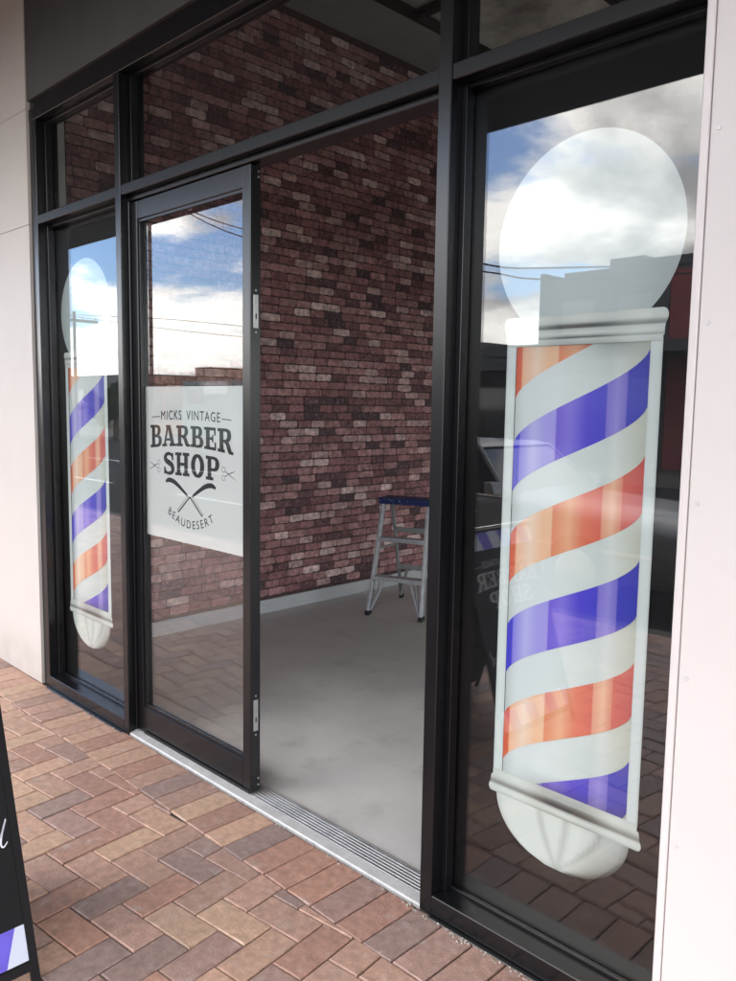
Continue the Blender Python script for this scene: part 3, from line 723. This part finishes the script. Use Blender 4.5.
# ================================================================== STEP LADDER
ld = thing('step_ladder', 'small aluminium step ladder with a blue top cap by the brick wall', 'step ladder', (-3.955, 2.458, .004), math.atan2(.15, .397))
HT, FW, TW, DP = .86, .425, .36, .62
def lp(sx, t, rear=False):           # t 0 foot .. 1 top
    wd = FW+(TW-FW)*t if not rear else FW*.9+(TW*.88-FW*.9)*t
    return Vector((sx*wd/2, (DP-(DP-.30)*t) if rear else .20*t, HT*t))
for sx in (-1, 1):
    st_ = MB().beam(lp(sx, .03), lp(sx, .97), .022, .052, (0, 1, 0)).build('stile', 'ladder_alu', ld, bevel=.002)
    f = lp(sx, 0); bx(f.x-.016, f.x+.016, f.y-.03, f.y+.035, 0, .034).build('foot', 'rubber', ld, bevel=.003)
    MB().beam(lp(sx, .03, True), lp(sx, .97, True), .018, .034, (0, 1, 0)).build('rear_leg', 'ladder_grey', ld, bevel=.002)
    f = lp(sx, 0, True); bx(f.x-.014, f.x+.014, f.y-.025, f.y+.025, 0, .03).build('foot', 'rubber', ld, bevel=.003)
    a = lp(sx, .04)+Vector((-sx*.016, .0, 0)); b = lp(sx, .32)+Vector((-sx*.105, -.006, 0))
    MB().beam(a, b, .012, .028, (0, 1, 0)).build('brace', 'ladder_alu', ld, bevel=.0015)
    a = lp(sx, .10)+Vector((-sx*.030, .004, 0)); b = lp(sx, .32)+Vector((-sx*.060, .0, 0))
    MB().beam(a, b, .008, .02, (0, 1, 0)).build('brace', 'ladder_alu', ld, bevel=.001)
    a = lp(sx, .07, True)+Vector((-sx*.012, -.012, 0)); b = lp(sx, .33, True)+Vector((-sx*.085, -.012, 0))
    MB().beam(a, b, .01, .05, (0, 1, 0)).build('rear_brace', 'ladder_grey', ld, bevel=.001)
    MB().beam(lp(sx, .56)+Vector((sx*.004, .03, 0)), lp(sx, .56, True)+Vector((sx*.004, 0, 0)), .004, .02).build('spreader', 'ladder_grey', ld)
for t in (.33, .665):
    a = lp(-1, t); b = lp(1, t)
    bx(a.x+.012, b.x-.012, a.y-.035, a.y+.055, a.z-.012, a.z+.006).build('step', 'ladder_alu', ld, bevel=.002)
    bx(a.x+.012, b.x-.012, a.y-.037, a.y-.03, a.z-.024, a.z-.012).build('step_lip', 'ladder_alu', ld, bevel=.0015)
for t in (.33, .70):
    a = lp(-1, t, True); b = lp(1, t, True); bx(a.x, b.x, a.y-.022, a.y-.010, a.z-.02, a.z+.02).build('rear_bar', 'ladder_grey', ld, bevel=.0015)
bx(-TW/2-.03, TW/2+.03, .15, .35, HT-.035, HT+.012).build('top_cap', 'blueplastic', ld, bevel=.006, seg=2)

# ================================================================== SANDWICH BOARD
ab = thing('sandwich_board', 'black sandwich board with blue and white stripe bands on the brick paving', 'sandwich board', (-2.35, -1.3, 0))
K = .317; YA, YB = -.993, -1.593; TOPZ = .985
def fx(z): return -2.035-K*z
def fxb(z): return -2.665+K*z
def leaf_panel(fn, sgn, nm):
    th = .014*sgn
    def pan(z0, z1, ya, yb, mat, o, w0=0., name=None, par=None):
        b = [(fn(z0)+o, ya, z0), (fn(z0)+o, yb, z0), (fn(z0)+o-th, yb, z0), (fn(z0)+o-th, ya, z0)]
        t_ = [(fn(z1)+o, ya, z1), (fn(z1)+o, yb, z1), (fn(z1)+o-th, yb, z1), (fn(z1)+o-th, ya, z1)]
        if sgn > 0: b = b[::-1]; t_ = t_[::-1]
        return MB().hexa(b, t_).build(name, mat, par or ab)
    p = pan(.066, TOPZ-.02, YA-.022, YB+.022, 'board', -.004*sgn, name='panel')
    for a, b_ in ((YA, YA-.022), (YB+.022, YB)): pan(.0, TOPZ, a, b_, 'board', 0, name='leg')
    pan(.043, .066, YA-.022, YB+.022, 'board', 0, name='bottom_rail'); pan(TOPZ-.02, TOPZ, YA-.022, YB+.022, 'board', 0, name='top_rail')
    return p
pf = leaf_panel(fx, 1, 'front'); leaf_panel(fxb, -1, 'back')
MB().tube((-2.349, YA-.02, TOPZ-.006), (-2.349, YB+.02, TOPZ-.006), .009, 8).build('hinge', 'steel', ab)
for y in (YA-.012, YB+.012): MB().beam((fx(.45)-.018, y, .45), (fxb(.45)+.018, y, .45), .004, .014).build('stay', 'frame', ab)
NX, NZ = 1/math.hypot(1, K), K/math.hypot(1, K)
YC = (YA+YB)/2
def fface(y, z, d): o = .0004+d-.004*NX; return (fx(z)+o*NX+0.0, y, z+o*NZ)
# striped bands (slanted boundaries)
def band(z0, z1, seq, name):
    yl_ = YB+.0225; yr = YA-.0225; n = len(seq); wv = (yr-yl_)/(n-1); sl = (z1-z0)*.45
    for k, mt in enumerate(seq):
        if mt is None: continue
        a0 = yr-k*wv-(0 if k == 0 else 0); a1 = a0-wv
        def cl(y): return max(yl_, min(yr, y))
        off = .42*wv
        sh_ = wv-.024
        q = [(cl(a0-off+sh_ if k else yr), z0), (cl(a1-off+sh_), z0), (cl(a1+sh_), z1), (cl(a0+sh_ if k else yr), z1)]
        if abs(q[0][0]-q[1][0])+abs(q[2][0]-q[3][0]) < .002: continue
        MB().prism([(p[0], p[1]) for p in q][::-1], lambda p, h: fface(p[0], p[1], h), 0, .0006).build(name, mt, ab)
band(.070, .160, ['signpale', 'signblue', 'signpale', 'signblue', 'signpale', 'signblue', 'signpale', 'signblue'], 'stripe_print')
band(.880, .962, ['signblue', 'signpale', 'signblue', 'signpale', 'signblue', 'signpale', 'signblue', 'signpale'], 'stripe_print')
logo(ab, lambda u, v, d: fface(YC+u*.80, .64+v*.80, d+.0005), 'signink', full=False)
ik = Ink(lambda u, v, d: fface(YC+.205+u*.8, .345+v*.8, d+.0005))          # the script ending in a d
ik.stroke(*spl([(.045, .055), (.03, .062), (.016, .045), (.02, .025), (.04, .03), (.06, .06), (.082, .105), (.062, .06), (.056, .03), (.064, .022), (.078, .034)], [.004, .006, .007, .007, .005, .005, .005, .007, .006, .005, .003]))
ik.mb.build('script_print', 'signwhite', ab)

# ================================================================== PARKED CAR (seen in the glass)
RZ = -.15
cr = thing('parked_car', 'dark glossy sedan parked at the kerb beyond the footpath', 'car', (-4.7, -5.0, RZ))
CXR = -7.35; CL = 4.95                       # rear end x, length; nose points to +x
HW = .88
def sec(u):
    """body section at fraction u of the length: (half width, sill z, shoulder z, deck z)"""
    stn = [(0, .74, .34, .80, .86), (.02, .80, .26, .86, .92), (.10, .86, .22, .88, .97), (.22, .88, .20, .88, .96), (.40, .88, .19, .87, .93), (.60, .88, .19, .86, .92), (.70, .875, .2, .83, .90), (.85, .86, .22, .78, .85), (.95, .82, .25, .72, .78), (.985, .77, .28, .66, .71), (1, .70, .34, .58, .62)]
    for a, b in zip(stn, stn[1:]):
        if u <= b[0]:
            t = (u-a[0])/(b[0]-a[0]); return [a[k]+(b[k]-a[k])*t for k in range(1, 5)]
    return list(stn[-1][1:])
mb = MB(); rows = []
CY0 = -5.0
for k in range(41):
    u = k/40; hw, sz, sh, dz = sec(u); x = CXR+CL*u
    pts = [(-hw*.86, sz), (-hw*.97, sz+.06), (-hw, sz+.26), (-hw*.985, sh-.06), (-hw*.93, sh), (-hw*.55, dz-.005), (0, dz+.012), (hw*.55, dz-.005), (hw*.93, sh), (hw*.985, sh-.06), (hw, sz+.26), (hw*.97, sz+.06), (hw*.86, sz)]
    rows.append([mb.v((x, CY0+p, RZ+z)) for p, z in pts])
for a, b in zip(rows, rows[1:]):
    for k in range(len(a)-1): mb.F.append([a[k], a[k+1], b[k+1], b[k]])
    mb.F.append([a[-1], a[0], b[0], b[-1]])
mb.F.append(rows[0][::-1]); mb.F.append(rows[-1])
body = mb.build('body', 'carpaint', cr, smooth=True)
# cabin: pillars + roof, glass set 6 mm inside the openings
xa, xb, xc, xd = CXR+.62, CXR+1.35, CXR+2.55, CXR+2.97          # rear glass foot, roof rear, roof front, windscreen foot
wb, wt, zb_, zt_ = .80, .60, RZ+.90, RZ+1.335
B4 = [(xa, -wb), (xd+.08, -wb), (xd+.08, wb), (xa, wb)]; T4 = [(xb, -wt), (xc, -wt), (xc, wt), (xb, wt)]
cab = MB(); cab.hexa([(x, CY0+y, zb_-.03) for x, y in B4], [(x, CY0+y, zt_) for x, y in T4]); cab.build('cabin_glass', 'carglass', cr)
rf = MB(); 
rf.hexa([(xb-.05, CY0-wt-.03, zt_-.012), (xc+.05, CY0-wt-.03, zt_-.012), (xc+.05, CY0+wt+.03, zt_-.012), (xb-.05, CY0+wt+.03, zt_-.012)], [(xb+.05, CY0-wt+.06, zt_+.03), (xc-.06, CY0-wt+.06, zt_+.03), (xc-.06, CY0+wt-.06, zt_+.03), (xb+.05, CY0+wt-.06, zt_+.03)]).build('roof', 'carpaint', cr, bevel=.012, seg=2)
for sy in (-1, 1):
    for (x0, x1, nm) in ((xd+.08, xc, 'front_pillar'), (xa, xb, 'rear_pillar'), (CXR+1.98, CXR+1.94, 'door_pillar')):
        MB().beam((x0, CY0+sy*(wb+.004), zb_-.03), (x1, CY0+sy*(wt+.006), zt_), .05, .035, (1, 0, 0)).build(nm, 'carpaint', cr, bevel=.008)
    MB().beam((xa, CY0+sy*(wb+.012), zb_-.012), (xd+.06, CY0+sy*(wb+.012), zb_-.012), .012, .02).build('window_trim', 'chrome', cr)
    MB().beam((CXR+.25, CY0+sy*(HW+.002), RZ+.55), (CXR+CL-.45, CY0+sy*(HW-.012), RZ+.53), .012, .03).build('side_strip', 'chrome', cr)
    for hx in (CXR+1.75, CXR+2.70): bx(hx-.09, hx+.05, CY0+sy*(HW-.012)-.012, CY0+sy*(HW-.012)+.012, RZ+.705, RZ+.73).build('door_handle', 'chrome', cr, bevel=.004)
    MB().hexa([(xd-.08, CY0+sy*.82-.01, zb_+.0), (xd+.04, CY0+sy*.82-.01, zb_), (xd+.04, CY0+sy*.98, zb_+.02), (xd-.08, CY0+sy*.98, zb_+.02)] if sy > 0 else [(xd-.08, CY0+sy*.98, zb_+.02), (xd+.04, CY0+sy*.98, zb_+.02), (xd+.04, CY0+sy*.82+.01, zb_), (xd-.08, CY0+sy*.82+.01, zb_)],
              [(xd-.08, CY0+sy*.82-.01, zb_+.12), (xd+.0, CY0+sy*.82-.01, zb_+.12), (xd+.0, CY0+sy*.98, zb_+.13), (xd-.08, CY0+sy*.98, zb_+.13)] if sy > 0 else [(xd-.08, CY0+sy*.98, zb_+.13), (xd, CY0+sy*.98, zb_+.13), (xd, CY0+sy*.82+.01, zb_+.12), (xd-.08, CY0+sy*.82+.01, zb_+.12)]).build('wing_mirror', 'carpaint', cr, bevel=.008)
    for wx in (CXR+.95, CXR+3.82):
        yo = CY0+sy*(HW+.012); yi = CY0+sy*(HW-.19)
        ty = MB().tube((wx, yi, RZ+.315), (wx, yo, RZ+.315), .315, 28).build('wheel', 'rubber', cr, bevel=.012)
        MB().tube((wx, yo, RZ+.315), (wx, yo+sy*.008, RZ+.315), .20, 20, .17).build('rim', 'chrome', ty)
    bx(CXR+CL-.11, CXR+CL-.035, CY0+sy*.46-.13, CY0+sy*.46+.13, RZ+.52, RZ+.63).build('headlight', 'lamp', cr, bevel=.01)
    bx(CXR-.004, CXR+.03, CY0+sy*.52-.14, CY0+sy*.52+.14, RZ+.62, RZ+.76).build('tail_light', 'b_red', cr, bevel=.008)
bx(CXR+CL-.08, CXR+CL+.02, CY0-.30, CY0+.30, RZ+.50, RZ+.61).build('grille', 'rubber', cr, bevel=.01)
bx(CXR+CL-.10, CXR+CL+.06, CY0-.76, CY0+.76, RZ+.30, RZ+.45).build('bumper', 'carpaint', cr, bevel=.03, seg=2)
bx(CXR-.06, CXR+.10, CY0-.76, CY0+.76, RZ+.34, RZ+.50).build('bumper', 'carpaint', cr, bevel=.03, seg=2)

# ================================================================== ACROSS THE STREET (seen in the glass)
def shop(name, label, x0, x1, y, h, depth, wmat, steps=(), wins=(), awn=None, sign=None):
    t = thing(name, label, 'building', ((x0+x1)/2, y-depth/2, -.02))
    bx(x0, x1, y-depth, y, -.3, h).build('wall', wmat, t)
    for (a, b, hh, mt) in steps: bx(a, b, y-depth+.3, y-.002, h-.002, hh).build('parapet', mt, t)
    for (a, b, za, zb) in wins:
        w_ = bx(a, b, y-.02, y+.03, za, zb).build('window', 'frame', t); bx(a+.06, b-.06, y+.031, y+.036, za+.06, zb-.06).build('pane', 'carglass', w_)
    if awn: bx(x0, x1, y+.001, y+awn[0], awn[1], awn[1]+.28).build('street_awning', awn[2], t)
    if sign: bx(sign[0], sign[1], y+.03, y+.12, sign[2], sign[3]).build('sign_panel', sign[4], t)
    return t
YF = -18.5
shop('parapet_shop', 'dark two storey shop with a stepped parapet across the street', -13.4, -9.47, YF, 5.2, 12, 'b_dark', steps=((-13.4, -13.25, 5.42, 'b_dark'), (-12.6, -11.2, 5.36, 'b_dark'), (-11.2, -10.2, 5.6, 'b_grey'), (-10.2, -9.47, 5.5, 'b_dark')),
     wins=((-12.8, -11.0, .5, 2.5), (-10.7, -9.7, .1, 2.4), (-12.6, -11.6, 3.6, 4.6), (-10.9, -9.9, 3.6, 4.6)), awn=(2.6, 2.9, 'b_dark'))
shop('red_shop', 'dark red rendered shop with a plain parapet across the street', -9.45, -2.0, YF, 5.15, 12, 'b_red', steps=((-9.45, -2.0, 5.5, 'b_dark'),), wins=((-8.2, -5.9, .4, 2.4), (-5.5, -3.0, .4, 2.4)), awn=(2.4, 2.9, 'b_dark'))
shop('low_shop', 'low dark shop with rooftop vents across the street', -24.0, -13.42, YF-1, 3.45, 12, 'b_dark', steps=((-17.2, -17.0, 3.75, 'b_dark'), (-16.3, -15.9, 3.62, 'b_grey'), (-24.0, -23.4, 3.6, 'b_dark')), wins=((-23, -20.6, .4, 2.2), (-20.2, -17.8, .4, 2.2), (-17.2, -14.4, .4, 2.2)), awn=(2.4, 2.6, 'b_dark'))
shop('brick_shop', 'low brown brick shop with a squat chimney block farther along the street', -46.0, -24.2, YF-4, 2.95, 14, 'b_brick', steps=((-37.6, -35.9, 3.4, 'b_brick'),), wins=((-43, -41, .5, 2.0), (-40.5, -38.5, .5, 2.0)), awn=None)
shop('teal_shop', 'small teal shopfront with a white notice board farther along the street', -36.5, -30.6, YF-2.5, 2.62, 1.4, 'b_teal', wins=((-36.0, -34.6, 1.5, 2.2),), sign=(-34.4, -32.4, 1.95, 2.56, 'b_cream'))
shop('ochre_shop', 'ochre painted shop beside the teal shopfront', -30.5, -27.5, YF-2.6, 3.1, 1.3, 'b_yellow', wins=((-29.9, -28.2, .5, 2.2),))
shop('hall', 'pale distant hall at the end of the street', -75.0, -50.0, YF-8, 3.4, 14, 'b_grey', wins=((-70, -66, .8, 2.4), (-63, -59, .8, 2.4)))
# power poles and lines
def pole(x, y, h, label):
    p = thing('power_pole', label, 'pole', (x, y, -.02), 0, 'street power poles')
    MB().tube((x, y, -.3), (x, y, h), .085, 10, .07).build('pole_shaft', 'timber', p)
    bx(x-.06, x+.06, y-1.1, y+1.1, h-.45, h-.33).build('crossarm', 'timber', p)
    for q in (-1, -.4, .4, 1): MB().tube((x, y+q, h-.33), (x, y+q, h-.2), .03, 8).build('insulator', 'b_cream', p)
pole(-35.2, -14.6, 5.5, 'short timber power pole standing before the low brick shop')
pole(-29.9, -15.4, 10.3, 'tall timber power pole before the ochre shop')
pole(5.0, -15.4, 6.2, 'timber power pole past the red shop')
def wire(P, label, r=.012):
    mb = MB(); P = smooth_path(P, 5)
    for a, b in zip(P, P[1:]): mb.tube(a, b, r, 5)
    tag(mb.build('power_line', 'wire'), label, 'cable', 'overhead power lines')
for dy, dz, w_ in ((.4, 0, 'upper'), (-.4, -.32, 'lower')):
    wire([(-29.9, -15.4+dy, 10.05), (-27.0, -15.4+dy, 8.85+dz), (-23.5, -15.4+dy, 7.6+dz), (-18.0, -15.4+dy, 6.2+dz*.7), (-13.5, -15.4+dy, 5.34+dz*.5), (-11, -15.4+dy, 4.9+dz*.5), (-4, -15.4+dy, 4.6), (5.0, -15.4+dy, 5.95)], w_+' heavy black cable sagging along the street from the tall timber pole', .022)
wire([(-35.2, -14.2, 5.3), (-28, -15.6, 4.35), (-21, -17.4, 3.62), (-18.0, -19.3, 3.44)], 'thin black wire from the short timber pole to the low dark shop', .011)
wire([(-35.2, -13.6, 5.3), (-28, -15.2, 4.75), (-21, -17.3, 3.95), (-15.8, -19.4, 3.6)], 'thin black wire from the short timber pole to a rooftop vent', .011)
# street trees
def tree(x, y, h, rad, label, seed):
    rnd = random.Random(seed); t = thing('street_tree', label, 'tree', (x, y, -.1), 0, 'trees along the street')
    tk = MB(); tk.tube((x, y, -.3), (x, y, h*.45), .14, 9, .09)
    for k in range(6):
        a = rnd.uniform(0, 6.28); tk.tube((x, y, h*(.32+.03*k)), (x+math.cos(a)*rad*.6, y+math.sin(a)*rad*.6, h*(.6+.05*k)), .05, 6, .02)
    tk.build('trunk', 'bark', t)
    cw = MB()
    cl = [(Vector((rnd.gauss(0, .5)*rad, rnd.gauss(0, .5)*rad, h*.68+rnd.gauss(0, .16)*h)), rnd.uniform(.25, .5)*rad) for _ in range(26)]
    for c, r_ in cl:
        for _ in range(150):
            d = Vector((rnd.gauss(0, 1), rnd.gauss(0, 1), rnd.gauss(0, 1))).normalized()*r_*rnd.uniform(.4, 1)
            p = Vector((x, y, 0))+c+d; a = Vector((rnd.gauss(0, 1), rnd.gauss(0, 1), rnd.gauss(0, 1))).normalized(); b = a.orthogonal().normalized(); s = rnd.uniform(.05, .11)
            cw.poly([p+a*s*1.6, p+b*s, p-a*s*1.6, p-b*s])
    cw.build('crown', 'leaf', t)
tree(-32.3, -15.0, 2.1, .8, 'small round street tree between the two timber poles', 3)
